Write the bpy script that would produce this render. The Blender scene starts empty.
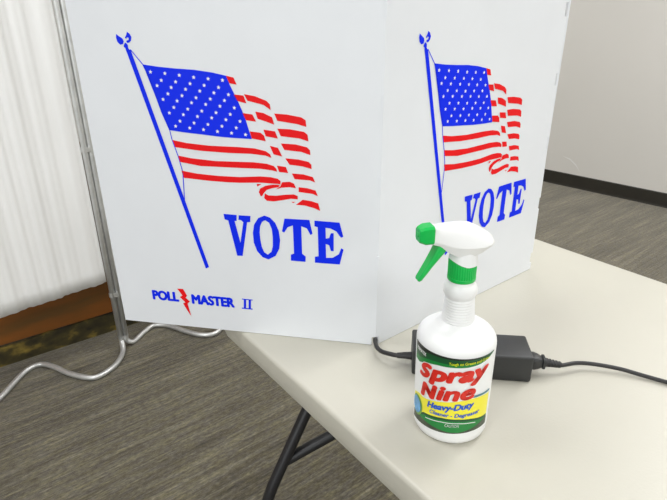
import bpy, bmesh, math, random
from mathutils import Vector, Matrix
from mathutils.geometry import tessellate_polygon
random.seed(7)
S = bpy.context.scene
COL = S.collection
PI = math.pi

# ------------------------------------------------------------------ camera, light, exposure
CAM_Z = 1.2255
cam_data = bpy.data.cameras.new('camera')
cam = bpy.data.objects.new('camera', cam_data)
COL.objects.link(cam)
cam_data.sensor_width = 36.0
cam_data.lens = 532.28 / 667.0 * 36.0
cam_data.clip_start = 0.02
pitch, roll = 0.41428, -0.00396
fw = Vector((0, math.cos(pitch), -math.sin(pitch)))
up = Vector((0, math.sin(pitch), math.cos(pitch)))
rt = Vector((1, 0, 0))
rt, up = math.cos(roll) * rt + math.sin(roll) * up, math.cos(roll) * up - math.sin(roll) * rt
cam.matrix_world = Matrix(((rt.x, up.x, -fw.x, 0), (rt.y, up.y, -fw.y, 0), (rt.z, up.z, -fw.z, CAM_Z), (0, 0, 0, 1)))
S.camera = cam

world = bpy.data.worlds.new('world')
S.world = world
world.use_nodes = True
world.node_tree.nodes['Background'].inputs[0].default_value = (0.9, 0.95, 1.0, 1)
world.node_tree.nodes['Background'].inputs[1].default_value = 0.3

CEIL = 2.75
def area_light(x, y, power, sx=1.2, sy=0.6, rz=0.66):
    l = bpy.data.lights.new('ceiling_lamp', 'AREA')
    l.shape = 'RECTANGLE'; l.size = sx; l.size_y = sy
    l.energy = power; l.color = (0.985, 0.99, 1.0)
    o = bpy.data.objects.new('ceiling_lamp', l)
    o.location = (x, y, CEIL - 0.03); o.rotation_euler = (0, 0, rz)
    COL.objects.link(o)
LP = 50.0
for (x, y, k) in [(-1.6, -1.4, 1.5), (0.9, -1.3, 1.3), (3.2, -1.2, 1.0),
                  (-1.2, 0.7, 1.0), (1.2, 1.2, 1.0), (3.3, 1.2, 1.2),
                  (0.3, 3.0, 1.0), (2.3, 2.4, 1.3), (0.3, 5.0, 1.0)]:
    area_light(x, y, LP * k)
def fill_light(x, y, z, tx, ty, power, sx, sy, col):
    """unseen fill lamp added behind the camera to brighten the upright faces"""
    l = bpy.data.lights.new('rear_fill', 'AREA')
    l.shape = 'RECTANGLE'; l.size = sx; l.size_y = sy; l.energy = power; l.color = col
    o = bpy.data.objects.new('rear_fill', l)
    o.location = (x, y, z)
    o.rotation_euler = Vector((tx - x, ty - y, 0)).to_track_quat('-Z', 'Z').to_euler()
    COL.objects.link(o)
fill_light(-1.6, -3.4, 1.55, -.3, 1.0, 120, 3.2, 1.9, (.93, .97, 1.0))  # cool fill added to lift the booth's left panel
fill_light(2.4, -2.6, 1.55, .2, 1.0, 50, 2.6, 1.9, (1.0, .99, .97))  # second added fill, from the right, to brighten the curtain

S.view_settings.view_transform = 'Standard'
S.view_settings.look = 'None'
S.view_settings.gamma = 1.0
S.view_settings.use_curve_mapping = False
S.view_settings.exposure = -1.2

# ------------------------------------------------------------------ materials
def srgb(r, g, b):
    f = lambda c: (c / 255 / 12.92) if c / 255 <= 0.04045 else ((c / 255 + 0.055) / 1.055) ** 2.4
    return (f(r), f(g), f(b), 1.0)

def mat(name, col, rough=0.5, metal=0.0, noise=None, bump=None, spec=0.5, coord='Object'):
    """noise=(scale, amount) mottles the colour; bump=(scale, strength)"""
    m = bpy.data.materials.new(name); m.use_nodes = True
    nt = m.node_tree; b = nt.nodes['Principled BSDF']
    b.inputs['Base Color'].default_value = col
    b.inputs['Roughness'].default_value = rough
    b.inputs['Metallic'].default_value = metal
    b.inputs['Specular IOR Level'].default_value = spec
    tc = nt.nodes.new('ShaderNodeTexCoord')
    if noise:
        n = nt.nodes.new('ShaderNodeTexNoise'); n.inputs['Scale'].default_value = noise[0]; n.inputs['Detail'].default_value = 4
        nt.links.new(tc.outputs[coord], n.inputs['Vector'])
        r = nt.nodes.new('ShaderNodeValToRGB')
        a = noise[1]
        r.color_ramp.elements[0].position = 0.3; r.color_ramp.elements[1].position = 0.7
        r.color_ramp.elements[0].color = tuple(c * (1 - a) for c in col[:3]) + (1,)
        r.color_ramp.elements[1].color = tuple(min(1, c * (1 + a)) for c in col[:3]) + (1,)
        nt.links.new(n.outputs['Fac'], r.inputs['Fac'])
        nt.links.new(r.outputs['Color'], b.inputs['Base Color'])
    if bump:
        n2 = nt.nodes.new('ShaderNodeTexNoise'); n2.inputs['Scale'].default_value = bump[0]; n2.inputs['Detail'].default_value = 3
        nt.links.new(tc.outputs[coord], n2.inputs['Vector'])
        bp = nt.nodes.new('ShaderNodeBump'); bp.inputs['Strength'].default_value = bump[1]; bp.inputs['Distance'].default_value = 0.002
        nt.links.new(n2.outputs['Fac'], bp.inputs['Height'])
        nt.links.new(bp.outputs['Normal'], b.inputs['Normal'])
    return m

M = {}
M['panel'] = mat('white_corrugated_plastic', srgb(231, 234, 238), 0.42, noise=(14, .012))
M['blue'] = mat('blue_print', srgb(2, 42, 240), 0.5, spec=.2)
M['red'] = mat('red_print', srgb(236, 18, 24), 0.5, spec=.2)
M['star'] = mat('white_print', srgb(238, 240, 245), 0.45)
M['table'] = mat('beige_blow_moulded_plastic', srgb(197, 194, 181), 0.38, noise=(5, .02), bump=(260, .12))
M['wall'] = mat('white_wall_paint', srgb(214, 211, 205), 0.7, noise=(1.3, .015), bump=(140, .15))
M['scuff'] = mat('pale_scuff', srgb(228, 227, 224), 0.7)
M['ceiling'] = mat('ceiling_tile', srgb(232, 232, 228), 0.9)
M['skirt'] = mat('black_vinyl_base', srgb(40, 37, 30), 0.5, noise=(9, .1))
M['curtain'] = mat('white_curtain_cloth', srgb(240, 240, 238), 0.85, noise=(3, .015), bump=(300, .2))
M['chrome'] = mat('brushed_aluminium_tube', srgb(212, 213, 211), 0.42, .7, noise=(30, .08))
M['black_steel'] = mat('black_painted_steel', srgb(34, 34, 36), 0.4, noise=(40, .1))
M['black_plastic'] = mat('black_plastic', srgb(42, 43, 43), 0.42, noise=(60, .08), bump=(420, .05))
M['cable'] = mat('black_rubber', srgb(36, 35, 35), 0.45, noise=(60, .08))
M['bottle'] = mat('white_bottle_plastic', srgb(236, 237, 236), 0.34)
M['green'] = mat('green_plastic', srgb(6, 184, 78), 0.35, noise=(40, .04))
M['l_white'] = mat('label_white', srgb(240, 241, 240), 0.35)
M['l_black'] = mat('label_black', srgb(30, 36, 30), 0.35)
M['l_dgreen'] = mat('label_dark_green', srgb(18, 80, 42), 0.35)
M['l_green'] = mat('label_green', srgb(18, 128, 54), 0.35)
M['l_yellow'] = mat('label_yellow', srgb(246, 236, 60), 0.35)
M['l_lime'] = mat('label_lime_text', srgb(232, 240, 40), 0.35)
M['l_red'] = mat('label_red', srgb(226, 46, 32), 0.35)
M['l_outline'] = mat('label_letter_shadow', srgb(120, 66, 60), 0.35)
M['l_blue'] = mat('label_blue', srgb(40, 96, 205), 0.35)
M['l_teal'] = mat('label_teal', srgb(70, 128, 142), 0.35)
M['l_sky'] = mat('label_globe_blue', srgb(96, 160, 208), 0.35, noise=(120, .3))
M['l_ring'] = mat('label_globe_ring_green', srgb(120, 170, 70), 0.35)
M['l_brown'] = mat('label_dark_grime_picture', srgb(66, 74, 58), 0.35, noise=(160, .45))

def carpet_material():
    m = bpy.data.materials.new('striped_brown_grey_carpet'); m.use_nodes = True
    nt = m.node_tree; b = nt.nodes['Principled BSDF']
    b.inputs['Roughness'].default_value = 0.95; b.inputs['Specular IOR Level'].default_value = 0.15
    b.inputs['Sheen Weight'].default_value = .5; b.inputs['Sheen Roughness'].default_value = .45; b.inputs['Sheen Tint'].default_value = (1, .97, .9, 1)
    tc = nt.nodes.new('ShaderNodeTexCoord')
    rot = nt.nodes.new('ShaderNodeMapping'); rot.inputs['Rotation'].default_value = (0, 0, -math.radians(38.4))
    nt.links.new(tc.outputs['Object'], rot.inputs['Vector'])
    def noise(sc, detail, scale=1.0, rough=.5):
        mp = nt.nodes.new('ShaderNodeMapping'); mp.inputs['Scale'].default_value = sc
        nt.links.new(rot.outputs[0], mp.inputs['Vector'])
        n = nt.nodes.new('ShaderNodeTexNoise'); n.inputs['Scale'].default_value = scale
        n.inputs['Detail'].default_value = detail; n.inputs['Roughness'].default_value = rough
        nt.links.new(mp.outputs[0], n.inputs['Vector'])
        return n.outputs['Fac']
    def mth(op, a, bb):
        n = nt.nodes.new('ShaderNodeMath'); n.operation = op
        for i, v in enumerate((a, bb)):
            if isinstance(v, (int, float)): n.inputs[i].default_value = v
            else: nt.links.new(v, n.inputs[i])
        return n.outputs[0]
    fine = noise((5, 130, 1), 3, 1, .6)           # thin yarn rows
    mid = noise((3, 42, 1), 3)           # darker and lighter streaks
    tuft = noise((52, 125, 1), 4, 1, .75)  # loops
    patch = noise((1.4, 7, 1), 2)
    f = mth('ADD', mth('ADD', mth('MULTIPLY', fine, .24), mth('MULTIPLY', mid, .22)), mth('ADD', mth('MULTIPLY', tuft, .38), mth('MULTIPLY', patch, .16)))
    r = nt.nodes.new('ShaderNodeValToRGB'); nt.links.new(f, r.inputs['Fac'])
    cr = r.color_ramp
    cr.elements[0].position = .36; cr.elements[0].color = srgb(52, 48, 40)
    cr.elements[1].position = .65; cr.elements[1].color = srgb(142, 136, 116)
    e = cr.elements.new(.46); e.color = srgb(76, 71, 61)
    e = cr.elements.new(.54); e.color = srgb(102, 97, 83)
    # slight hue drift between warm tan and cool grey
    mix = nt.nodes.new('ShaderNodeMixRGB'); mix.blend_type = 'MULTIPLY'; mix.inputs['Fac'].default_value = 0.7
    r2 = nt.nodes.new('ShaderNodeValToRGB'); nt.links.new(noise((22, 60, 1), 2), r2.inputs['Fac'])
    r2.color_ramp.elements[0].position = .35; r2.color_ramp.elements[0].color = (1, .97, .74, 1)
    r2.color_ramp.elements[1].position = .65; r2.color_ramp.elements[1].color = (.90, .90, 1, 1)
    nt.links.new(r.outputs['Color'], mix.inputs['Color1']); nt.links.new(r2.outputs['Color'], mix.inputs['Color2'])
    nt.links.new(mix.outputs[0], b.inputs['Base Color'])
    bp = nt.nodes.new('ShaderNodeBump'); bp.inputs['Strength'].default_value = .5; bp.inputs['Distance'].default_value = .004
    nt.links.new(mth('ADD', tuft, fine), bp.inputs['Height']); nt.links.new(bp.outputs['Normal'], b.inputs['Normal'])
    return m
M['carpet'] = carpet_material()

def wood_material(name, dark, mid, light, sc):
    m = bpy.data.materials.new(name); m.use_nodes = True
    nt = m.node_tree; b = nt.nodes['Principled BSDF']; b.inputs['Roughness'].default_value = .6
    tc = nt.nodes.new('ShaderNodeTexCoord'); mp = nt.nodes.new('ShaderNodeMapping'); mp.inputs['Scale'].default_value = sc
    nt.links.new(tc.outputs['Object'], mp.inputs['Vector'])
    n = nt.nodes.new('ShaderNodeTexNoise'); n.inputs['Scale'].default_value = 1; n.inputs['Detail'].default_value = 5
    nt.links.new(mp.outputs[0], n.inputs['Vector'])
    r = nt.nodes.new('ShaderNodeValToRGB'); nt.links.new(n.outputs['Fac'], r.inputs['Fac'])
    r.color_ramp.elements[0].position = .3; r.color_ramp.elements[0].color = dark
    r.color_ramp.elements[1].position = .72; r.color_ramp.elements[1].color = light
    e = r.color_ramp.elements.new(.5); e.color = mid
    nt.links.new(r.outputs['Color'], b.inputs['Base Color'])
    return m
M['wood'] = wood_material('rusty_brown_wood', srgb(84, 64, 22), srgb(128, 76, 18), srgb(158, 88, 20), (2.2, 2.2, 9))
M['mottle'] = wood_material('dark_mottled_base', srgb(28, 25, 14), srgb(66, 58, 26), srgb(158, 134, 56), (13, 13, 20))

# ------------------------------------------------------------------ mesh helpers
def link(name, bm, m, parent=None, smooth=None, loc=None):
    me = bpy.data.meshes.new(name)
    bmesh.ops.recalc_face_normals(bm, faces=bm.faces) if smooth != 'flatprint' else None
    bm.to_mesh(me); bm.free()
    o = bpy.data.objects.new(name, me); COL.objects.link(o)
    for mm in (m if isinstance(m, (list, tuple)) else [m]): me.materials.append(mm)
    if parent: o.parent = parent
    if loc: o.location = loc
    if smooth and smooth != 'flatprint':
        for pl in me.polygons: pl.use_smooth = True
        if isinstance(smooth, (int, float)) and smooth is not True:
            me.set_sharp_from_angle(angle=math.radians(smooth))
    return o

def thing(name, label, cat, loc=(0, 0, 0), rot=(0, 0, 0)):
    o = bpy.data.objects.new(name, None); COL.objects.link(o)
    o.empty_display_size = .05
    o.location = loc; o.rotation_euler = rot
    o['label'] = label; o['category'] = cat
    return o

def struct(name, bm, m, smooth=None):
    o = link(name, bm, m, None, smooth); o['kind'] = 'structure'; return o

def add_prism(bm, pts, fn, depth0, depth1, mi=0):
    """outline pts [(u,v)], fn(u,v,w)->Vector, solid between two depths"""
    a = [bm.verts.new(fn(u, v, depth0)) for u, v in pts]
    b = [bm.verts.new(fn(u, v, depth1)) for u, v in pts]
    for tri in tessellate_polygon([[Vector((u, v, 0)) for u, v in pts]]):
        f = bm.faces.new([a[i] for i in tri]); f.material_index = mi
        f = bm.faces.new([b[i] for i in reversed(tri)]); f.material_index = mi
    n = len(pts)
    for i in range(n):
        f = bm.faces.new((a[i], a[(i + 1) % n], b[(i + 1) % n], b[i])); f.material_index = mi

def add_flat(bm, loops, fn, w, mi=0):
    """printed shape: loops[0] outline, others holes"""
    flat = [q for l in loops for q in l]
    vs = [bm.verts.new(fn(u, v, w)) for u, v in flat]
    for tri in tessellate_polygon([[Vector((u, v, 0)) for u, v in l] for l in loops]):
        try:
            f = bm.faces.new([vs[i] for i in tri]); f.material_index = mi
        except ValueError: pass

def add_box(bm, lo, hi, fn=None, bev=0):
    fn = fn or (lambda x, y, z: Vector((x, y, z)))
    vs = [bm.verts.new(fn(x, y, z)) for x in (lo[0], hi[0]) for y in (lo[1], hi[1]) for z in (lo[2], hi[2])]
    fs = [bm.faces.new([vs[i] for i in q]) for q in ((0, 1, 3, 2), (4, 6, 7, 5), (0, 4, 5, 1), (2, 3, 7, 6), (0, 2, 6, 4), (1, 5, 7, 3))]
    if bev:
        es = list({e for f in fs for e in f.edges})
        bmesh.ops.bevel(bm, geom=es, offset=bev, segments=3, affect='EDGES', profile=.5)

def catmull(pts, n=8):
    P = [Vector(p) for p in pts]; out = []
    for i in range(len(P) - 1):
        p0, p1, p2, p3 = P[max(i - 1, 0)], P[i], P[i + 1], P[min(i + 2, len(P) - 1)]
        for k in range(n):
            t = k / n
            out.append(.5 * ((2 * p1) + (p2 - p0) * t + (2 * p0 - 5 * p1 + 4 * p2 - p3) * t * t + (3 * p1 - p0 - 3 * p2 + p3) * t ** 3))
    out.append(P[-1]); return out

def add_tube(bm, path, r, seg=14, cap=True):
    path = [Vector(p) for p in path]
    rs = r if isinstance(r, (list, tuple)) else [r] * len(path)
    rings = []; side = None
    for i, p in enumerate(path):
        d = (path[min(i + 1, len(path) - 1)] - path[max(i - 1, 0)]).normalized()
        if side is None:
            side = d.orthogonal().normalized()
        side = (side - d * side.dot(d)).normalized()
        s2 = d.cross(side)
        rings.append([bm.verts.new(p + (side * math.cos(2 * PI * k / seg) + s2 * math.sin(2 * PI * k / seg)) * rs[i]) for k in range(seg)])
    for a, b in zip(rings, rings[1:]):
        for k in range(seg):
            bm.faces.new((a[k], a[(k + 1) % seg], b[(k + 1) % seg], b[k]))
    if cap:
        bm.faces.new(rings[0][::-1]); bm.faces.new(rings[-1])

def add_lathe(bm, prof, seg=64, rip=None, cap=True):
    """prof [(r,z)]; rip(k, z)-> radius factor"""
    rings = [[bm.verts.new(((r * (rip(k, z) if rip else 1)) * math.cos(2 * PI * k / seg), (r * (rip(k, z) if rip else 1)) * math.sin(2 * PI * k / seg), z)) for k in range(seg)] for r, z in prof]
    for a, b in zip(rings, rings[1:]):
        for k in range(seg):
            bm.faces.new((a[k], a[(k + 1) % seg], b[(k + 1) % seg], b[k]))
    if cap:
        bm.faces.new(rings[0][::-1]); bm.faces.new(rings[-1])

def text_tris(body, shear=0.0, bold=0.0):
    """built-in font lettering as (points, triangles), x from 0, capital height 1"""
    def build(t):
        cu = bpy.data.curves.new('letters', 'FONT'); cu.body = t; cu.shear = shear; cu.offset = bold
        cu.fill_mode = 'FRONT'; cu.resolution_u = 6
        ob = bpy.data.objects.new('letters', cu); COL.objects.link(ob)
        bpy.context.view_layer.update()
        dg = bpy.context.evaluated_depsgraph_get()
        me = bpy.data.meshes.new_from_object(ob.evaluated_get(dg))
        pts = [(v.co.x, v.co.y) for v in me.vertices]; fs = [tuple(pl.vertices) for pl in me.polygons]
        bpy.data.objects.remove(ob); bpy.data.curves.remove(cu); bpy.data.meshes.remove(me)
        return pts, fs
    hp, _ = build('H')
    y0 = min(q[1] for q in hp); h = max(q[1] for q in hp) - y0
    pts, fs = build(body)
    x0 = min(q[0] for q in pts); x1 = max(q[0] for q in pts)
    return [((x - x0) / (x1 - x0), (y - y0) / h) for x, y in pts], fs

def add_text(bm, body, fn, w, origin, xvec, cap, shear=0.0, bold=0.0, mi=0, upvec=None):
    """lettering: baseline origin (u,v), xvec spans the whole text width, cap height in metres"""
    pts, fs = text_tris(body, shear, 0)
    n = 8 if bold else 0
    for k in range(-1, n):      # heavy weight: the stroke swept round a small circle
        dx = bold * cap * math.cos(2 * PI * k / 8) if k >= 0 else 0
        dy = bold * cap * math.sin(2 * PI * k / 8) * .8 if k >= 0 else 0
        vs = []
        for x, y in pts:
            u = origin[0] + xvec[0] * x + dx
            v = origin[1] + xvec[1] * x + cap * y + dy
            vs.append(bm.verts.new(fn(u, v, w + .00003 * k)))
        for f in fs:
            try:
                ff = bm.faces.new([vs[i] for i in f]); ff.material_index = mi
            except ValueError: pass

# ------------------------------------------------------------------ printed artwork, metres from the panel's lower left corner
ART = {
    'canton': [[(0.1012, 0.4265), (0.1235, 0.4237), (0.1502, 0.4216), (0.1767, 0.4203), (0.2028, 0.4171), (0.2229, 0.4131), (0.2275, 0.4008), (0.2365, 0.3817), (0.2454, 0.3597), (0.2542, 0.327), (0.2321, 0.3275), (0.2076, 0.3285), (0.1803, 0.3309), (0.1526, 0.3331), (0.129, 0.3357), (0.1239, 0.3499), (0.1145, 0.3814), (0.1071, 0.4061)]],
    'stars': [(0.1115, 0.4166), (0.1331, 0.4149), (0.1544, 0.4128), (0.1756, 0.4103), (0.1967, 0.4087), (0.2176, 0.4071), (0.1263, 0.4056), (0.1478, 0.4038), (0.1692, 0.4017), (0.1899, 0.3997), (0.2109, 0.3974), (0.1189, 0.3982), (0.14, 0.3961), (0.1615, 0.394), (0.1826, 0.392), (0.2033, 0.39), (0.2246, 0.388), (0.1339, 0.3873), (0.155, 0.3851), (0.1759, 0.3828), (0.1971, 0.3815), (0.218, 0.3798), (0.1253, 0.3794), (0.1466, 0.3777), (0.1683, 0.3757), (0.1895, 0.3739), (0.2106, 0.372), (0.2316, 0.3702), (0.1404, 0.3685), (0.1615, 0.3667), (0.1826, 0.3645), (0.2038, 0.3628), (0.2249, 0.3611), (0.1324, 0.3606), (0.1538, 0.3587), (0.1751, 0.3567), (0.1966, 0.3553), (0.2178, 0.3534), (0.2386, 0.3517), (0.1474, 0.3493), (0.1688, 0.3473), (0.1899, 0.3459), (0.211, 0.344), (0.2322, 0.3424), (0.1397, 0.3418), (0.1613, 0.3399), (0.1824, 0.3382), (0.2034, 0.3363), (0.2246, 0.3347), (0.2455, 0.3331)],
    'pole': [[(0.0788, 0.4447), (0.0858, 0.4458), (0.1677, 0.117), (0.1619, 0.114)]],
    'rope': [[(0.0849, 0.4457), (0.1006, 0.4261), (0.1017, 0.4268), (0.0859, 0.4464)], [(0.1005, 0.4262), (0.1081, 0.4061), (0.1198, 0.3606), (0.1288, 0.3349), (0.1305, 0.3218), (0.1371, 0.2967), (0.1413, 0.2732), (0.1404, 0.2584), (0.1388, 0.2297), (0.1401, 0.2298), (0.1418, 0.2586), (0.1426, 0.2735), (0.1384, 0.2971), (0.1317, 0.3222), (0.13, 0.3354), (0.1211, 0.361), (0.1093, 0.4066), (0.1017, 0.4266)]],
    'eagle': [[(0.0674, 0.466), (0.0702, 0.4639), (0.0759, 0.4603), (0.0774, 0.4567), (0.0757, 0.453), (0.0712, 0.4521), (0.0676, 0.4557), (0.0665, 0.4612)], [(0.0842, 0.4689), (0.0875, 0.4666), (0.0899, 0.4621), (0.0885, 0.4576), (0.0855, 0.4549), (0.0817, 0.4545), (0.0813, 0.4574), (0.0848, 0.4582), (0.0857, 0.461), (0.0833, 0.4618), (0.0813, 0.4596), (0.0799, 0.4612), (0.0826, 0.4648)], [(0.0764, 0.4512), (0.0787, 0.4549), (0.0811, 0.454), (0.0828, 0.4516), (0.0826, 0.448), (0.0843, 0.4454), (0.0786, 0.4445), (0.0783, 0.4476), (0.0761, 0.4494)]],
    'stripes': [[(0.2229, 0.4131), (0.2336, 0.4109), (0.2375, 0.4015), (0.227, 0.4032)], [(0.2317, 0.3884), (0.2461, 0.3872), (0.2498, 0.3766), (0.2363, 0.3797)], [(0.2471, 0.3891), (0.2625, 0.3867), (0.2788, 0.3808), (0.2836, 0.3762), (0.2844, 0.3684), (0.2743, 0.3752), (0.2515, 0.3802)], [(0.2426, 0.3633), (0.2574, 0.3617), (0.2623, 0.3518), (0.2474, 0.3534)], [(0.2619, 0.3658), (0.2737, 0.3641), (0.286, 0.3585), (0.2884, 0.3485), (0.2772, 0.3522), (0.2647, 0.3559)], [(0.2892, 0.3638), (0.3071, 0.363), (0.3277, 0.3597), (0.3338, 0.3559), (0.3348, 0.3468), (0.3212, 0.3503), (0.2933, 0.3539)], [(0.2519, 0.338), (0.2678, 0.3365), (0.2727, 0.3325), (0.2748, 0.3248), (0.2542, 0.3278)], [(0.2723, 0.3411), (0.2892, 0.3392), (0.293, 0.3291), (0.2752, 0.3318)], [(0.2928, 0.343), (0.3105, 0.3428), (0.3313, 0.3398), (0.3362, 0.3359), (0.3372, 0.3266), (0.3247, 0.3303), (0.2974, 0.3326)], [(0.1316, 0.3214), (0.1532, 0.3177), (0.1894, 0.315), (0.2308, 0.3148), (0.2579, 0.3137), (0.2739, 0.3104), (0.2804, 0.306), (0.282, 0.3008), (0.2735, 0.3039), (0.2519, 0.3056), (0.2163, 0.3055), (0.1745, 0.307), (0.1347, 0.3108)], [(0.2805, 0.3183), (0.2924, 0.3159), (0.2983, 0.3035), (0.2854, 0.3063)], [(0.2969, 0.3223), (0.3182, 0.3218), (0.3349, 0.3183), (0.339, 0.3144), (0.3397, 0.3073), (0.3263, 0.3114), (0.3017, 0.3133)], [(0.1372, 0.2984), (0.159, 0.2951), (0.1955, 0.2926), (0.2373, 0.293), (0.2543, 0.2933), (0.2747, 0.2919), (0.2847, 0.2891), (0.2886, 0.2852), (0.2893, 0.2809), (0.2823, 0.2825), (0.264, 0.2841), (0.2329, 0.2839), (0.2144, 0.2839), (0.172, 0.284), (0.1396, 0.2888)], [(0.2898, 0.2899), (0.3028, 0.2885), (0.3061, 0.2796), (0.2924, 0.2806)], [(0.3025, 0.3011), (0.3217, 0.3003), (0.3365, 0.2975), (0.3407, 0.2935), (0.341, 0.2871), (0.3278, 0.2904), (0.3086, 0.2921)], [(0.14, 0.2756), (0.1649, 0.272), (0.199, 0.2701), (0.2319, 0.27), (0.2633, 0.2725), (0.2796, 0.2722), (0.2899, 0.2703), (0.2942, 0.2669), (0.2936, 0.2617), (0.2895, 0.2626), (0.2813, 0.2626), (0.2623, 0.2631), (0.2312, 0.2612), (0.2123, 0.2611), (0.1839, 0.2618), (0.1425, 0.2645)], [(0.2884, 0.2613), (0.2927, 0.2607), (0.2903, 0.2575), (0.2809, 0.2555), (0.2724, 0.2526), (0.268, 0.2479), (0.2646, 0.2425), (0.2624, 0.242), (0.2597, 0.2485), (0.2621, 0.2539), (0.2707, 0.2587), (0.2812, 0.2609)], [(0.2573, 0.2609), (0.2646, 0.2609), (0.2581, 0.2568)], [(0.2962, 0.2654), (0.3081, 0.2666), (0.3141, 0.2642), (0.3169, 0.2574), (0.3077, 0.2584), (0.2954, 0.2571), (0.286, 0.2537), (0.2934, 0.2591)], [(0.3116, 0.2793), (0.3286, 0.2787), (0.3425, 0.2754), (0.346, 0.2675), (0.3384, 0.2702), (0.3153, 0.271)], [(0.269, 0.247), (0.2741, 0.2441), (0.2865, 0.2442), (0.3011, 0.2466), (0.3135, 0.2477), (0.3191, 0.2456), (0.319, 0.2404), (0.3091, 0.2408), (0.2966, 0.238), (0.2819, 0.2351), (0.2715, 0.2355), (0.2675, 0.2395)], [(0.321, 0.2591), (0.3341, 0.2583), (0.3462, 0.2553), (0.3496, 0.2469), (0.342, 0.25), (0.3208, 0.2519)], [(0.316, 0.2318), (0.3266, 0.2402), (0.3398, 0.2388), (0.3499, 0.2359), (0.3527, 0.2245), (0.3436, 0.2282), (0.3294, 0.2315)], [(0.309, 0.236), (0.3156, 0.2364), (0.312, 0.2343)]],
    'vote': [[(0.2008, 0.2104), (0.222, 0.2098), (0.2213, 0.2003), (0.2179, 0.1997), (0.2246, 0.1641), (0.2318, 0.1987), (0.2282, 0.202), (0.2243, 0.2021), (0.2253, 0.2096), (0.2441, 0.2096), (0.243, 0.1998), (0.238, 0.1991), (0.2265, 0.1416), (0.2175, 0.1413), (0.2076, 0.2), (0.2019, 0.2016)], [(0.2975, 0.2089), (0.3359, 0.2091), (0.3404, 0.1872), (0.3372, 0.185), (0.3318, 0.1953), (0.3232, 0.1982), (0.3232, 0.1531), (0.3288, 0.1485), (0.3282, 0.1396), (0.305, 0.1398), (0.3054, 0.1501), (0.3104, 0.1521), (0.3102, 0.1987), (0.302, 0.1952), (0.296, 0.186), (0.2928, 0.1878)], [(0.3437, 0.2087), (0.3817, 0.2079), (0.3874, 0.1857), (0.3838, 0.1839), (0.3768, 0.1936), (0.3677, 0.1978), (0.3604, 0.1983), (0.3608, 0.1808), (0.3658, 0.1822), (0.3686, 0.1902), (0.3728, 0.1905), (0.3727, 0.161), (0.3684, 0.1611), (0.3657, 0.1704), (0.3605, 0.172), (0.3609, 0.149), (0.3712, 0.1499), (0.3805, 0.1566), (0.3845, 0.1669), (0.3878, 0.1646), (0.382, 0.1396), (0.3432, 0.1394), (0.3434, 0.1496), (0.3491, 0.1507), (0.3485, 0.1984), (0.3436, 0.1996)]],
    'o_out': [(0.2661, 0.2116), (0.2744, 0.2093), (0.2825, 0.2011), (0.2876, 0.1887), (0.2891, 0.173), (0.2871, 0.1587), (0.2807, 0.146), (0.2687, 0.1388), (0.2591, 0.1422), (0.2509, 0.1518), (0.2465, 0.1658), (0.246, 0.1818), (0.2489, 0.1959), (0.2563, 0.2071)],
    'o_in': [(0.2675, 0.204), (0.273, 0.2004), (0.2768, 0.1899), (0.2776, 0.1761), (0.2769, 0.162), (0.2743, 0.1526), (0.2682, 0.147), (0.2625, 0.1507), (0.2591, 0.1596), (0.2574, 0.1716), (0.2571, 0.1836), (0.2583, 0.1936), (0.2616, 0.2007), (0.2646, 0.2032)],
    'bolt': [[(0.1067, 0.0721), (0.1172, 0.0724), (0.1228, 0.0599), (0.1195, 0.0563), (0.1268, 0.0494), (0.1219, 0.0453), (0.1258, 0.0209), (0.1182, 0.0352), (0.1138, 0.0448), (0.1184, 0.0469), (0.1094, 0.0566), (0.1144, 0.0598)]],
    'two': [[(0.2225, 0.0632), (0.2264, 0.0631), (0.2252, 0.0468), (0.2213, 0.0468)], [(0.2308, 0.063), (0.2346, 0.063), (0.2335, 0.0467), (0.2296, 0.0467)], [(0.2193, 0.0642), (0.2377, 0.064), (0.2375, 0.0624), (0.2192, 0.0625)], [(0.218, 0.0472), (0.2365, 0.047), (0.2364, 0.0451), (0.2179, 0.0452)]],
}
LEG_T = .167                   # table leg frame: distance from the table end, two points of the sloping tube, the crossbar
LEG_A, LEG_B = (.095, .59), (.005, .44)
BAR_Y, BAR_Z = .030, .482
TILT = -0.9
HEAD_TURN = 12
SCUFF = [(-.782, .227), (-.724, .213), (-.67, .176), (-.631, .129)]

# ------------------------------------------------------------------ the setting
TABLE_Z = 0.737
wall_b = Vector((2.311, 3.489, 0)); wd = Vector((.68, -.733, 0)).normalized()   # far wall, foot line
left_a = Vector((-.93, 1.955, 0)); ld = Vector((.792, .610, 0)).normalized()     # left wall, behind the screen
left_n = Vector((-ld.y, ld.x, 0))
ld_w = Vector((.733, .68, 0)).normalized()          # the left wall itself, well behind the panel
left_w = left_a + left_n * 1.6
def cross2(a, d, b, e):
    t = ((b.x - a.x) * e.y - (b.y - a.y) * e.x) / (d.x * e.y - d.y * e.x)
    return a + d * t
corner_far = cross2(wall_b, wd, left_w, ld_w)
corner_right = corner_far + wd * 9.0
corner_left = corner_far - ld_w * 9
wd2 = wd
corner_back = corner_left + wd2 * 9.0
quad = [corner_far, corner_right, corner_back, corner_left]
bm = bmesh.new(); bm.faces.new([bm.verts.new(q) for q in quad]); fl = struct('floor', bm, M['carpet'])
bm = bmesh.new(); bm.faces.new([bm.verts.new(q + Vector((0, 0, CEIL))) for q in quad]); struct('ceiling', bm, M['ceiling'])
cen = sum(quad, Vector()) / 4
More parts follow.
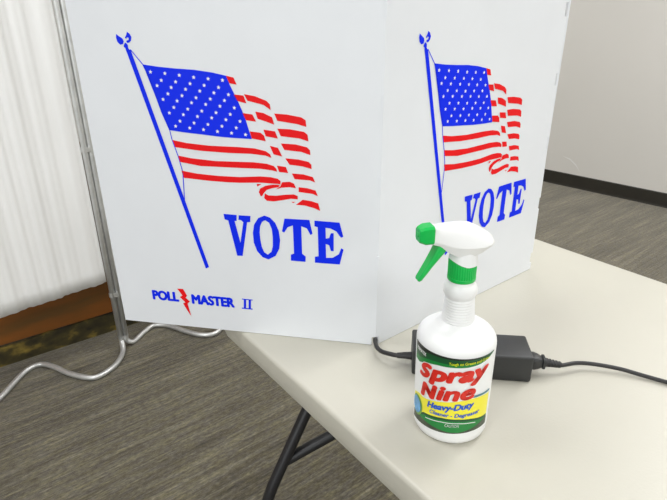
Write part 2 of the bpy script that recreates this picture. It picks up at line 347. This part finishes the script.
def wall(name, a, b, base):
    d = (b - a).normalized(); n = Vector((-d.y, d.x, 0))
    if n.dot(cen - a) < 0: n = -n
    bm = bmesh.new()
    q = [a - d * .1, b + d * .1, b + d * .1 - n * .1, a - d * .1 - n * .1]
    lo = [bm.verts.new(p) for p in q]; hi = [bm.verts.new(p + Vector((0, 0, CEIL))) for p in q]
    bm.faces.new(lo); bm.faces.new(hi)
    for i in range(4): bm.faces.new((lo[i], lo[(i + 1) % 4], hi[(i + 1) % 4], hi[i]))
    struct(name, bm, M['wall'])
    if base:
        bm = bmesh.new()
        prof = [(0.0005, 0.0), (.010, 0.0), (.007, .012), (.006, .094), (.003, .100), (.0005, .100)]
        va = [bm.verts.new(a + n * x + Vector((0, 0, z))) for x, z in prof]; vb = [bm.verts.new(b + n * x + Vector((0, 0, z))) for x, z in prof]
        bm.faces.new(va); bm.faces.new(vb)
        for i in range(len(prof)): bm.faces.new((va[i], va[(i + 1) % 6], vb[(i + 1) % 6], vb[i]))
        struct(base, bm, M['skirt'])
wall('wall_far', corner_far, corner_right, 'baseboard_far')
wall('wall_right', corner_right, corner_back, None)
wall('wall_back', corner_back, corner_left, None)
wall('wall_left', corner_left, corner_far, None)

# pale scuff on the far wall
bm = bmesh.new()
wf = lambda u, v, w: wall_b + wd * u + Vector((-wd.y, wd.x, 0)) * -w + Vector((0, 0, v))
SC = SCUFF
n_ = len(SC)
add_flat(bm, [[(u, v + .006 * math.sin(PI * k / (n_ - 1))) for k, (u, v) in enumerate(SC)] + [(u, v - .006 * math.sin(PI * k / (n_ - 1)) - .001) for k, (u, v) in reversed(list(enumerate(SC)))]], wf, .0015)
sc = link('scuff_mark', bm, M['scuff'], bpy.data.objects['wall_far'], 'flatprint'); sc['kind'] = 'structure'

# brown wooden panel with a dark base strip along the left wall
t = thing('wooden_panel', 'rusty brown wooden panel with dark mottled base strip, behind the white curtain', 'panel', left_a + ld * -.2)
def pf(x, y, z): return ld * x + left_n * y + Vector((0, 0, z))
bm = bmesh.new(); add_box(bm, (-1.4, .004, .085), (1.1, .026, .80), pf, .002); link('board', bm, M['wood'], t)
bm = bmesh.new()
top = []
x = -1.4
while x <= 1.1001:
    top.append((x, .082 + random.uniform(-.008, .008))); x += .05
out = [(-1.4, 0.0)] + top + [(1.1, 0.0)]
add_prism(bm, out, lambda u, v, w: pf(u, w, v), -.004, .026)
link('base_strip', bm, M['mottle'], t)

# ------------------------------------------------------------------ folding screen with white curtain
POLE = Vector((-.848, 1.822, 0))
t = thing('folding_screen', 'folding privacy screen of white pleated curtain on silver tube frame with wavy feet', 'screen', POLE)
d1 = Vector((-.70, -.72, 0)).normalized(); n1 = Vector((.72, -.70, 0)).normalized()
d2 = Vector((.84, .54, 0)).normalized(); n2 = Vector((.54, -.84, 0)).normalized()
SH = 1.72; PW = .56; TR = .0100
for d, n, sgn, amp in ((d1, n1, -1, .125), (d2, n2, 1, .10)):
    off = d * .0106 + n * .002
    def P(s, a, z, d=d, n=n, off=off): return off + d * s + n * a + Vector((0, 0, z))
    # the frame: two uprights and the top rail bent from one tube
    bm = bmesh.new()
    path = [P(0, 0, .05), P(0, 0, .6), P(0, 0, 1.2), P(0, 0, SH - .05)]
    arc = [P(.05 - .05 * math.cos(a), 0, SH - .05 + .05 * math.sin(a)) for a in [i * PI / 12 for i in range(1, 7)]]
    arc2 = [P(PW - .05 + .05 * math.sin(a), 0, SH - .05 + .05 * math.cos(a)) for a in [i * PI / 12 for i in range(0, 7)]]
    path = path + arc + arc2 + [P(PW, 0, 1.2), P(PW, 0, .6), P(PW, 0, .05)]
    add_tube(bm, path, TR, 16)
    link('frame', bm, M['chrome'], t, True)
    # the wavy foot, lying on the carpet
    bm = bmesh.new()
    z = TR + .001
    if sgn < 0:
        pts = [P(0, 0, .055), P(.0, .004, .03), P(.02, .045, z), P(.073, .102, z), P(.138, .128, z), P(.180, .115, z), P(.222, .035, z), P(.246, -.050, z), P(.276, -.105, z), P(.326, -.102, z), P(.385, -.055, z), P(.440, -.005, z), P(.50, .03, z), P(PW, .0, .03), P(PW, 0, .055)]
    else:
        pts = [P(0, 0, .055), P(.0, .0, .03), P(.025, -.003, z), P(.078, -.05, z), P(.128, -.081, z), P(.178, -.050, z), P(.226, .032, z), P(.269, .096, z), P(.318, .122, z), P(.368, .092, z), P(.43, .0, z), P(.48, -.05, z), P(.53, -.03, z), P(PW, 0, .03), P(PW, 0, .055)]
    add_tube(bm, catmull(pts, 8), TR, 14)
    link('foot', bm, M['chrome'], t, True)
    # pleated curtain hung between the uprights
    bm = bmesh.new()
    rnd = random.Random(5 if sgn < 0 else 9)
    NS, NZ = 150, 26
    ph = [rnd.uniform(0, 6.28) for _ in range(4)]
    pitchs = [rnd.uniform(.9, 1.15) for _ in range(4)]
    grid = []
    z_lo, z_hi = .303, SH - .03
    for j in range(NZ + 1):
        v = j / NZ; row = []
        for i in range(NS + 1):
            s = TR + .002 + (PW - 2 * TR - .004) * i / NS
            z = z_lo + (z_hi - z_lo) * v
            spread = 1 - .12 * (1 - v)
            a = .0042 * math.sin(2 * PI * s / .074 * pitchs[0] + ph[0] + .9 * math.sin(2.1 * v + ph[1])) * (.6 + .4 * v)
            a += .0013 * math.sin(2 * PI * s / .027 * pitchs[1] + ph[2] + .9 * v) * (.3 + .7 * math.sin(9 * s + ph[3]) ** 2)
            a += .003 * math.sin(2 * PI * s / .16 + ph[3] + 1.5 * v)
            if j == 0: z += .0009 * math.sin(2 * PI * s / .03 + ph[1])
            row.append(bm.verts.new(P(s, a, z)))
        grid.append(row)
    for j in range(NZ):
        for i in range(NS):
            bm.faces.new((grid[j][i], grid[j][i + 1], grid[j + 1][i + 1], grid[j + 1][i]))
    c = link('curtain', bm, M['curtain'], t, True)
    so = c.modifiers.new('cloth_thickness', 'SOLIDIFY'); so.thickness = .0012
for z in (.235, .80, 1.45):
    bm = bmesh.new()
    mid = d1 * .007 + d2 * .007
    ax = (d2 - d1).normalized(); ay = Vector((-ax.y, ax.x, 0))
    pts = [(.0225 * math.copysign(abs(math.cos(a)) ** .6, math.cos(a)), 0.0118 * math.copysign(abs(math.sin(a)) ** .8, math.sin(a))) for a in [2 * PI * k / 28 for k in range(28)]]
    add_prism(bm, pts, lambda u, v, w: mid + ax * u + ay * v + Vector((0, 0, w)), z, z + .016)
    link('hinge_clip', bm, M['chrome'], t, 40)

# ------------------------------------------------------------------ folding table
C0 = Vector((-.217, .849, 0)); td = Vector((.6034, -.7974, 0)).normalized(); tn = Vector((.7974, .6034, 0)).normalized()
TL, TWD, TH = 1.83, .757, .045
t = thing('folding_table', 'beige plastic folding table with black steel legs standing on the carpet', 'table', C0)
def tf(x, y, z): return td * x + tn * y + Vector((0, 0, z))
R = .042
def rounded(x0, y0, x1, y1, r, n=10):
    o = []
    for cx, cy, a0 in ((x1 - r, y1 - r, 0), (x0 + r, y1 - r, PI / 2), (x0 + r, y0 + r, PI), (x1 - r, y0 + r, 1.5 * PI)):
        for k in range(n + 1):
            a = a0 + PI / 2 * k / n; o.append((cx + r * math.cos(a), cy + r * math.sin(a)))
    return o
bm = bmesh.new()
lv = []
e = .007
prof = [(e * 1.2, TABLE_Z - TH), (.002, TABLE_Z - TH + .004), (0, TABLE_Z - TH + .012), (.0, TABLE_Z - e)] + [(e * (1 - math.cos(a)), TABLE_Z - e + e * math.sin(a)) for a in [PI / 2 * k / 5 for k in range(1, 6)]]
for ins, z in prof:
    lv.append([bm.verts.new(tf(x, y, z)) for x, y in rounded(ins, ins, TL - ins, TWD - ins, R - ins)])
for a, b in zip(lv, lv[1:]):
    n = len(a)
    for k in range(n): bm.faces.new((a[k], a[(k + 1) % n], b[(k + 1) % n], b[k]))
bm.faces.new(lv[0][::-1]); bm.faces.new(lv[-1])
link('tabletop', bm, M['table'], t, 30)
for x in (LEG_T, TL - LEG_T):
    for side in (0, 1):
        f = (lambda y: y) if side == 0 else (lambda y: TWD - y)
        bm = bmesh.new()
        path = [tf(x, f(.175), TABLE_Z - TH - .004), tf(x, f(LEG_A[0]), LEG_A[1]), tf(x, f(LEG_B[0]), LEG_B[1]), tf(x, f(LEG_B[0] - .014), LEG_B[1] - .03), tf(x, f(LEG_B[0] - .019), LEG_B[1] - .07), tf(x, f(LEG_B[0] - .02), .012)]
        add_tube(bm, path, .0108, 16)
        lg = link('leg', bm, M['black_steel'], t, True)
        bm = bmesh.new(); y = f(LEG_B[0] - .02)
        add_tube(bm, [tf(x, y, 0.001), tf(x, y, .004), tf(x, y, .03)], [.012, .0145, .014], 16)
        link('foot_cap', bm, M['cable'], lg, 40)
    bm = bmesh.new()
    add_tube(bm, [tf(x, BAR_Y, BAR_Z), tf(x, TWD - BAR_Y, BAR_Z)], .0105, 14); link('crossbar', bm, M['black_steel'], t, True)
    s = 1 if x < TL / 2 else -1
    bm = bmesh.new()
    add_tube(bm, [tf(x, TWD / 2, BAR_Z), tf(x + s * .38, TWD / 2, TABLE_Z - TH - .008)], .009, 12); link('brace', bm, M['black_steel'], t, True)

# ------------------------------------------------------------------ voting booth
F = Vector((.06708, .72615, TABLE_Z + .0008))
booth = thing('voting_booth', 'white folding tabletop voting booth printed with flags and the word VOTE', 'voting booth', F)
uL = Vector((.98261, -.1857, 0)); wL = .4406
uR = Vector((math.cos(.68329), math.sin(.68329), 0)); wR = .4470
BH = .565
def nrm(u): return Vector((-u.y, u.x, 0))        # points away from the camera
def fL(u, v, w): return uL * (u - wL) - nrm(uL) * w + Vector((0, 0, v))       # w > 0 lifts off the outer face
def fR(u, v, w): return uR * u - nrm(uR) * w + Vector((0, 0, v))
a3 = .68329 + math.radians(58)
u3 = Vector((math.cos(a3), math.sin(a3), 0)); R3 = uR * (wR - .002) + nrm(uR) * .003
def f3(u, v, w): return R3 + u3 * u - nrm(u3) * w + Vector((0, 0, v))
NOTCH = [(.014, .038), (.134, .1575), (.2535, .279), (.370, .393), (.485, .508)]
def edge(u_out, u_in, lo, hi, flip=False):
    pts = [(u_out, lo)]
    for a, b in NOTCH:
        if a < lo: continue
        pts += [(u_out, a), (u_in, a + .001), (u_in, b - .001), (u_out, b)]
    pts.append((u_out, hi)); return pts
TK = .004
bm = bmesh.new()
right = [(wL - .0065, 0), (wL - .0065, .0145), (wL - .0012, .015), (wL - .0012, BH)]
add_prism(bm, [(0, 0)] + right + [(-.0025, BH)], fL, -TK, 0); pL = link('panel', bm, M['panel'], booth)
bm = bmesh.new()
right = [(u - .030 * v, v) for u, v in edge(wR, wR - .0065, 0, BH)]
left = [(.0012, BH), (.0012, .015), (.0065, .0145), (.0065, 0)]
add_prism(bm, right + left, fR, -TK, 0); pR = link('panel', bm, M['panel'], booth)
bm = bmesh.new(); add_prism(bm, [(0, 0), (.30, 0), (.30, BH), (0, BH)], f3, -TK, 0); link('panel', bm, M['panel'], booth)
# webs of plastic left uncut along the fold
bm = bmesh.new()
fd = (nrm(uL) + nrm(uR)).normalized()
def web(a, b, d):
    vs = [Vector((0, 0, z)) + q for z in (a, b) for q in (fL(wL - .0022, 0, d), fL(wL, 0, 0) - fd * (d + .0003), fR(.0022, 0, d), fd * .004)]
    v = [bm.verts.new(q) for q in vs]
    bm.faces.new(v[:4]); bm.faces.new(v[4:])
    for i in range(4): bm.faces.new((v[i], v[(i + 1) % 4], v[4 + (i + 1) % 4], v[4 + i]))
web(.0155, BH - .001, -.0001)
for a, b2 in NOTCH[1:]: web(a, b2, .0012)
link('fold_hinge', bm, M['panel'], booth)

def star(cu, cv, r):
    return [(cu + rr * math.sin(a), cv + rr * math.cos(a)) for k in range(10) for rr, a in [((r if k % 2 == 0 else r * .45), k * PI / 5 + .1)]]
def flag(panel, fn, du, brand):
    sh = lambda l: [(u + du, v) for u, v in l]
    bm = bmesh.new()
    for l in ART['canton']: add_flat(bm, [sh(l)], fn, .0005, 0)
    for u, v in ART['stars']: add_flat(bm, [star(u + du, v, .0030)], fn, .0009, 1)
    link('flag_canton', bm, [M['blue'], M['star']], panel, 'flatprint')
    bm = bmesh.new()
    for l in ART['stripes']: add_flat(bm, [sh(l)], fn, .0005)
    link('flag_stripes', bm, M['red'], panel, 'flatprint')
    bm = bmesh.new()
    for l in ART['pole'] + ART['rope']: add_flat(bm, [sh(l)], fn, .0005)
    for l in ART['eagle']: add_flat(bm, [sh(l)], fn, .0005)
    link('flagpole_print', bm, M['blue'], panel, 'flatprint')
    bm = bmesh.new()
    for l in ART['vote']: add_flat(bm, [sh(l)], fn, .0005)
    add_flat(bm, [sh(ART['o_out']), sh(ART['o_in'])], fn, .0005)
    link('vote_lettering', bm, M['blue'], panel, 'flatprint')
    if brand:
        bm = bmesh.new()
        add_text(bm, 'POLL', fn, .0005, (.0608, .0482), (.0455, 0), .0160, 0, .085)
        link('title_lettering', bm, M['blue'], panel, 'flatprint')
        bm = bmesh.new()
        add_text(bm, 'MASTER', fn, .0005, (.1315, .0468), (.0730, 0), .0160, 0, .085)
        link('title_lettering', bm, M['blue'], panel, 'flatprint')
        bm = bmesh.new()
        for l in ART['two']: add_flat(bm, [l], fn, .0005)
        link('roman_numeral', bm, M['blue'], panel, 'flatprint')
        bm = bmesh.new()
        for l in ART['bolt']: add_flat(bm, [l], fn, .0006)
        link('lightning_bolt', bm, M['red'], panel, 'flatprint')
flag(pL, fL, 0, True)
flag(pR, fR, -.0043, False)

# ------------------------------------------------------------------ power adapter and cords
A0 = Vector((.1150, .6486, TABLE_Z)); ad = Vector((.9932, -.1167, 0)).normalized(); an = Vector((-ad.y, ad.x, 0))
t = thing('power_adapter', 'black rectangular power adapter brick lying behind the spray bottle', 'power adapter', A0)
def af(x, y, z): return ad * x + an * y + Vector((0, 0, z))
bm = bmesh.new(); add_box(bm, (0, 0, .0006), (.171, .060, .0430), af, .003); body = link('body', bm, M['black_plastic'], t, 40)
bm = bmesh.new()
LZ = .019
pts = [(0.001, .022, LZ), (-.010, .022, LZ), (-.022, .022, LZ - .001)]
add_tube(bm, [af(*p) for p in pts], [.0062, .0052, .0042], 16)
link('strain_relief', bm, M['cable'], t, 40)
w = lambda x, y, z: Vector((x, y, z)) - Vector((A0.x, A0.y, 0))
bm = bmesh.new()
path = [af(-.010, .022, LZ), af(-.022, .022, LZ - .001), w(.083, .6815, .0155), w(.0735, .692, .0125), w(.0685, .706, .0095), w(.0668, .722, .0080), w(.0672, .732, .0075), w(.069, .742, .0062), w(.071, .752, .0045)]
path = catmull(path, 8)
add_tube(bm, path, .0035, 12)
link('output_cord', bm, M['cable'], t, True)

PL = Vector((A0 + af(.172, .0265, 0)))
t = thing('mains_lead', 'black power cord plugged into the adapter, trailing across the table to the right', 'power cord', PL)
def qf(x, y, z): return ad * x + an * y + Vector((0, 0, z))
def ring_rect(bm, x, hy, hz, cz, seg=16, pw=.5):
    o = []
    for k in range(seg):
        a = 2 * PI * (k + .5) / seg; c, s = math.cos(a), math.sin(a)
        o.append(bm.verts.new(qf(x, hy * math.copysign(abs(c) ** pw, c), cz + hz * math.copysign(abs(s) ** pw, s))))
    return o
bm = bmesh.new()
rs = [ring_rect(bm, x, hy, hz, cz) for x, hy, hz, cz in ((.0005, .0120, .0105, .021), (.006, .0125, .0108, .021), (.012, .0105, .0095, .0205), (.018, .0075, .0072, .020), (.0185, .0095, .0092, .020), (.0215, .0095, .0092, .020), (.0218, .006, .006, .0195), (.024, .006, .006, .0195))]
for a, b in zip(rs, rs[1:]):
    for k in range(16): bm.faces.new((a[k], a[(k + 1) % 16], b[(k + 1) % 16], b[k]))
bm.faces.new(rs[0][::-1]); bm.faces.new(rs[-1])
link('plug', bm, M['black_plastic'], t, 35)
bm = bmesh.new()
pp = []; rr = []
for k in range(5):
    x = .0235 + k * .0046; z = .0193 - k * .0006
    pp += [qf(x, 0, z), qf(x + .0028, 0, z), qf(x + .003, 0, z), qf(x + .0045, 0, z)]
    r = .0066 - k * .0004
    rr += [r, r, r * .72, r * .72]
add_tube(bm, pp, rr, 16); link('strain_relief', bm, M['cable'], t, 35)
w2 = lambda x, y, z: Vector((x, y, z)) - Vector((PL.x, PL.y, 0))
bm = bmesh.new()
path = catmull([qf(.040, 0, .0170), qf(.048, 0, .0160), w2(.362, .6590, .0128), w2(.388, .659, .0108), w2(.424, .6515, .0076), w2(.452, .639, .0050), w2(.478, .625, .0040), w2(.52, .598, .0040), w2(.60, .52, .0040), w2(.68, .42, .0040), w2(.77, .28, .0040), w2(.88, .06, .0040), w2(1.00, -.20, .0040)], 8)
add_tube(bm, path, .0031, 12); link('cable', bm, M['cable'], t, True)

# ------------------------------------------------------------------ spray bottle
BC = Vector((.1512, .5510, TABLE_Z + .0009))
FRONT = math.atan2(-.5499, -.1517)
bot = thing('spray_bottle', 'white spray bottle with green trigger and red, yellow and green cleaner label', 'spray bottle', BC, (0, math.radians(TILT), 0))
BR = .0472
prof = [(.030, .0015), (.036, 0.0), (.0415, .0008), (.0445, .003), (.0463, .0075), (.0468, .0135), (.0470, .05), (.0474, .10), (.0477, .1265), (.0476, .1305), (.0470, .1343), (.0455, .1377), (.0428, .1408), (.0390, .1438), (.0340, .1466), (.0285, .1490), (.0240, .1514), (.0210, .1542)]
nr = 9
for k in range(nr):
    z = .1555 + k * .0034; r = .0193 - k * .00026
    prof += [(r - .0004, z), (r + .0003, z + .0010), (r + .0003, z + .0020), (r - .0006, z + .0028)]
prof += [(.0168, .1874), (.0182, .1890), (.0194, .1915), (.0197, .1945), (.0195, .1978), (.0184, .2012), (.0166, .2040), (.0150, .2060), (.0148, .2120)]
bm = bmesh.new(); add_lathe(bm, prof, 96); body = link('bottle_body', bm, M['bottle'], bot, 60)
# label
def fc(s, z, w):
    a = FRONT + s / BR; r = .0468 + .0010 * max(0, z) / .13 + w
    return Vector((r * math.cos(a), r * math.sin(a), z))
def interp(tab, s):
    if s <= tab[0][0]: return tab[0][1]
    for (a, b), (c, d) in zip(tab, tab[1:]):
        if s <= c: return b + (d - b) * (s - a) / (c - a)
    return tab[-1][1]
def add_strip(bm, s0, s1, lo, hi, w, mi=0, n=60):
    prev = None
    for k in range(n + 1):
        s = s0 + (s1 - s0) * k / n
        a, b = interp(lo, s), interp(hi, s)
        if b < a: b = a
        cur = [bm.verts.new(fc(s, a + (b - a) * q, w)) for q in (0, .5, 1)]
        if prev:
            for q in range(2):
                f = bm.faces.new((prev[q], cur[q], cur[q + 1], prev[q + 1])); f.material_index = mi
        prev = cur
def curve_text(bm, body, org, xv, cap, w, shear, bold, mi=0):
    """lettering wrapped round the bottle: sliced finely across, then bent"""
    b2 = bmesh.new()
    add_text(b2, body, lambda u, v, q: Vector((u, v, 0)), 0, org, xv, cap, shear, bold, mi)
    lo = min(v.co.x for v in b2.verts); hi = max(v.co.x for v in b2.verts)
    x = lo + .0015
    while x < hi:
        bmesh.ops.bisect_plane(b2, geom=b2.verts[:] + b2.edges[:] + b2.faces[:], plane_co=(x, 0, 0), plane_no=(1, 0, 0)); x += .0015
    mp = {v: bm.verts.new(fc(v.co.x, v.co.y, w)) for v in b2.verts}
    for f in b2.faces:
        g = bm.faces.new([mp[v] for v in f.verts]); g.material_index = mi
    b2.free()
S0, S1 = -.0570, .0550
LT = [(S0, .1305), (-.043, .1308), (-.0256, .1306), (0, .1303), (.028, .1304), (.0397, .1306), (S1, .1308)]
LB = [(S0, .0155), (-.033, .0180), (0, .0200), (.03, .0220), (S1, .0225)]
GB = [(S0, .1050), (-.046, .1050), (-.040, .1080), (-.030, .1130), (-.0175, .1160), (0, .1175), (.017, .1185), (.03, .1205), (.0413, .1235), (S1, .1300)]
grid_s = [S0 + (S1 - S0) * k / 30 for k in range(31)]
bm = bmesh.new()
add_strip(bm, S0, S1, LB, LT, .0003, 0)
add_strip(bm, S0, S1, GB, LT, .0005, 2)
add_strip(bm, S0, S1, [(s, .35 * interp(GB, s) + .65 * interp(LT, s) + .002) for s in grid_s], LT, .0006, 1)
add_strip(bm, S0, S1, GB, [(s, .70 * interp(GB, s) + .30 * interp(LT, s)) for s in grid_s], .0006, 3)
YT = [(S0, .0540), (-.050, .0575), (-.043, .0600), (-.0365, .0590), (-.0300, .0600), (-.0077, .0660), (.0215, .0725), (.040, .0720), (S1, .0700)]
YB = [(S0, .0270), (-.044, .0300), (-.033, .0375), (-.0081, .0420), (.0122, .0430), (.0279, .0420), (.042, .0390), (S1, .0370)]
add_strip(bm, S0, S1, YB, YT, .0005, 4)
add_strip(bm, S0, S1, LB, YB, .0005, 3)
GRM = [(S0, .0270), (-.045, .0280), (-.033, .0260), (-.018, .0240), (0, .0220), (.012, .0222), (.03, .0265), (S1, .0350)]
add_strip(bm, S0, S1, LB, GRM, .0006, 7)
add_strip(bm, -.043, .052, [(s, z - .0034) for s, z in YB], [(s, z - .0002) for s, z in YB], .0006, 2)
add_strip(bm, -.030, .034, [(s, z - .0068) for s, z in YB], [(s, z - .0058) for s, z in YB], .0007, 0)
add_strip(bm, .0265, S1, [(.0245, .0735), (S1, .0725)], [(.0245, .0768), (S1, .0755)], .0007, 5)
def disc(cs, cz, rs, rz, w, mi):
    c = bm.verts.new(fc(cs, cz, w)); vs = [bm.verts.new(fc(cs + rs * math.cos(a), cz + rz * math.sin(a), w)) for a in [2 * PI * k / 28 for k in range(28)]]
    for k in range(28): bm.faces.new((c, vs[k], vs[(k + 1) % 28])).material_index = mi
disc(-.0465, .0405, .0108, .0150, .0009, 8)
disc(-.0473, .0405, .0088, .0124, .0014, 6)
label = link('label', bm, [M['l_white'], M['l_black'], M['l_dgreen'], M['l_green'], M['l_yellow'], M['l_teal'], M['l_sky'], M['l_brown'], M['l_ring']], bot, True)
bm = bmesh.new()
for (grow, w, mi) in ((.155, .0010, 1), (.105, .0014, 0)):
    curve_text(bm, 'S', (-.0410, .0912), (.0150, .0022), .0176, w, .24, grow * 1.2, mi)
    curve_text(bm, 'pray', (-.0258, .0938), (.0690, .0094), .0196, w, .20, grow, mi)
    curve_text(bm, 'N', (-.0375, .0635), (.0200, .0035), .0182, w, .20, grow * 1.1, mi)
    curve_text(bm, 'ine', (-.0152, .0682), (.0428, .0070), .0196, w, .20, grow * .82, mi)
link('product_name_lettering', bm, [M['l_red'], M['l_white']], label, 'flatprint')
bm = bmesh.new()
curve_text(bm, 'Heavy-Duty', (-.0275, .0505), (.0560, .0100), .0084, .0010, .2, .075, 0)
link('blue_lettering', bm, M['l_blue'], label, 'flatprint')
bm = bmesh.new()
curve_text(bm, 'Cleaner - Degreaser', (-.0240, .0432), (.0620, .0055), .0052, .0010, .2, .05, 0)
link('blue_lettering', bm, M['l_blue'], label, 'flatprint')
bm = bmesh.new()
curve_text(bm, 'Tough on Grease and Grime', (-.0045, .1205), (.0490, .0040), .0036, .0010, .0, .03, 0)
link('slogan_lettering', bm, M['l_lime'], label, 'flatprint')
bm = bmesh.new()
curve_text(bm, 'CAUTION', (-.0040, .0300), (.0166, .0010), .0040, .0010, .0, .012, 0)
link('white_lettering', bm, M['l_white'], label, 'flatprint')
bm = bmesh.new()
curve_text(bm, 'PERMATEX', (-.0520, .1212), (.0180, -.0010), .0044, .0010, .0, .04, 0)
link('white_lettering', bm, M['l_white'], label, 'flatprint')

# green collar
bm = bmesh.new()
prof = [(.0128, .2085), (.0160, .2088), (.0164, .2098), (.0164, .2125), (.0159, .2131), (.0159, .2134), (.0160, .2330), (.0155, .2352), (.0143, .2362), (.0120, .2362)]
def rip(k, z): return 1.0 if z < .2133 or z > .234 else (1.02 if k % 4 < 2 else .985)
add_lathe(bm, prof, 144, rip); link('collar', bm, M['green'], bot, 35)

# sprayer head
HA = math.radians(180 + HEAD_TURN)
hd = Vector((math.cos(HA), math.sin(HA), 0)); hs = Vector((-hd.y, hd.x, 0))
def hf(u, y, z): return hd * u + hs * y + Vector((0, 0, z))
bm = bmesh.new()
# (forward, underside, widest height, top, half width, half width of the ridge, half width underneath)
ST = [(-.0335, .2530, .2550, .2580, .0040, .002, .002), (-.0318, .2515, .2545, .2610, .0100, .004, .007), (-.026, .2490, .2540, .2655, .0155, .0065, .011), (-.016, .2440, .2535, .2718, .0185, .0085, .013),
      (-.006, .2405, .2535, .2765, .0188, .0090, .013), (.003, .2400, .2538, .2783, .0182, .0088, .013), (.012, .2415, .2545, .2788, .0165, .0082, .012), (.022, .2470, .2565, .2788, .0138, .0075, .010), (.032, .2550, .2600, .2784, .0108, .0070, .008), (.0400, .2575, .2620, .2782, .0090, .0068, .0075)]
rings = []
for u, zb, zw, zt, hw, ht, hb in ST:
    h = zt - zw
    half = [(0, zb), (hb * .75, zb), (hb, zb + .0008), (hw * .96, zw - .0012), (hw, zw), (hw * .985, zw + .0015), (ht + (hw - ht) * .5, zw + h * .5), (ht * 1.06, zt - .0022), (ht * .8, zt - .0004), (0, zt)]
    full = half + [(-y, z) for y, z in half[1:-1]][::-1]
    rings.append([bm.verts.new(hf(u, y, z)) for y, z in full])
for a, b in zip(rings, rings[1:]):
    n = len(a)
    for k in range(n): bm.faces.new((a[k], a[(k + 1) % n], b[(k + 1) % n], b[k]))
bm.faces.new(rings[0][::-1]); bm.faces.new(rings[-1])
# skirt over the collar, cut higher at the front
sk = []
for lev in range(6):
    v = lev / 5; row = []
    for k in range(64):
        a = 2 * PI * k / 64
        c = math.cos(a)
        lo = .2300 + .0060 * max(0, c) ** 1.5
        r = .0176 - .0036 * v
        row.append(bm.verts.new(hf(r * c * (.93 if c > 0 else 1), r * math.sin(a), lo + (.2475 - lo) * v)))
    sk.append(row)
for a, c in zip(sk, sk[1:]):
    for k in range(64): bm.faces.new((a[k], a[(k + 1) % 64], c[(k + 1) % 64], c[k]))
bm.faces.new(sk[0][::-1]); bm.faces.new(sk[-1])
head = link('sprayer_head', bm, M['bottle'], bot, 32)
# nozzle: square block with a chamfered front
bm = bmesh.new()
secs = [(.0392, .0088, .0096), (.0398, .0096, .0104), (.0490, .0094, .0102), (.0550, .0074, .0082), (.0560, .0066, .0074)]
rg = []
for u, hy, hz in secs:
    ch = .0024; zc = .2692
    q = [(hy - ch, -hz), (hy, -hz + ch), (hy, hz - ch), (hy - ch, hz), (-hy + ch, hz), (-hy, hz - ch), (-hy, -hz + ch), (-hy + ch, -hz)]
    rg.append([bm.verts.new(hf(u, y, zc + z)) for y, z in q])
for a, b in zip(rg, rg[1:]):
    for k in range(8): bm.faces.new((a[k], a[(k + 1) % 8], b[(k + 1) % 8], b[k]))
bm.faces.new(rg[0][::-1]); bm.faces.new(rg[-1])
add_tube(bm, [hf(.0556, 0, .2692), hf(.0570, 0, .2692)], [.0035, .0028], 16)
link('nozzle', bm, M['green'], head, 25)
# trigger: curved tapering lever
bm = bmesh.new()
LV = [(.0250, .2570, .0082, .0066), (.0290, .2500, .0082, .0064), (.0340, .2420, .0078, .0050), (.0405, .2320, .0070, .0038), (.0465, .2225, .0064, .0032), (.0515, .2150, .0056, .0028), (.0530, .2128, .0040, .0018)]
rg = []
for i, (u, z, hw, th) in enumerate(LV):
    a = LV[max(i - 1, 0)]; b = LV[min(i + 1, len(LV) - 1)]
    d = Vector((b[0] - a[0], b[1] - a[1])).normalized(); nx, nz = -d.y, d.x
    ring = []
    for k in range(16):
        an_ = 2 * PI * k / 16; c, s = math.cos(an_), math.sin(an_)
        y = hw * math.copysign(abs(c) ** .5, c); q = th * math.copysign(abs(s) ** .6, s) + (.0014 * (y / hw) ** 2)
        ring.append(bm.verts.new(hf(u + nx * q, y, z + nz * q)))
    rg.append(ring)
for a, b in zip(rg, rg[1:]):
    for k in range(16): bm.faces.new((a[k], a[(k + 1) % 16], b[(k + 1) % 16], b[k]))
bm.faces.new(rg[0][::-1]); bm.faces.new(rg[-1])
link('trigger', bm, M['green'], head, 50)
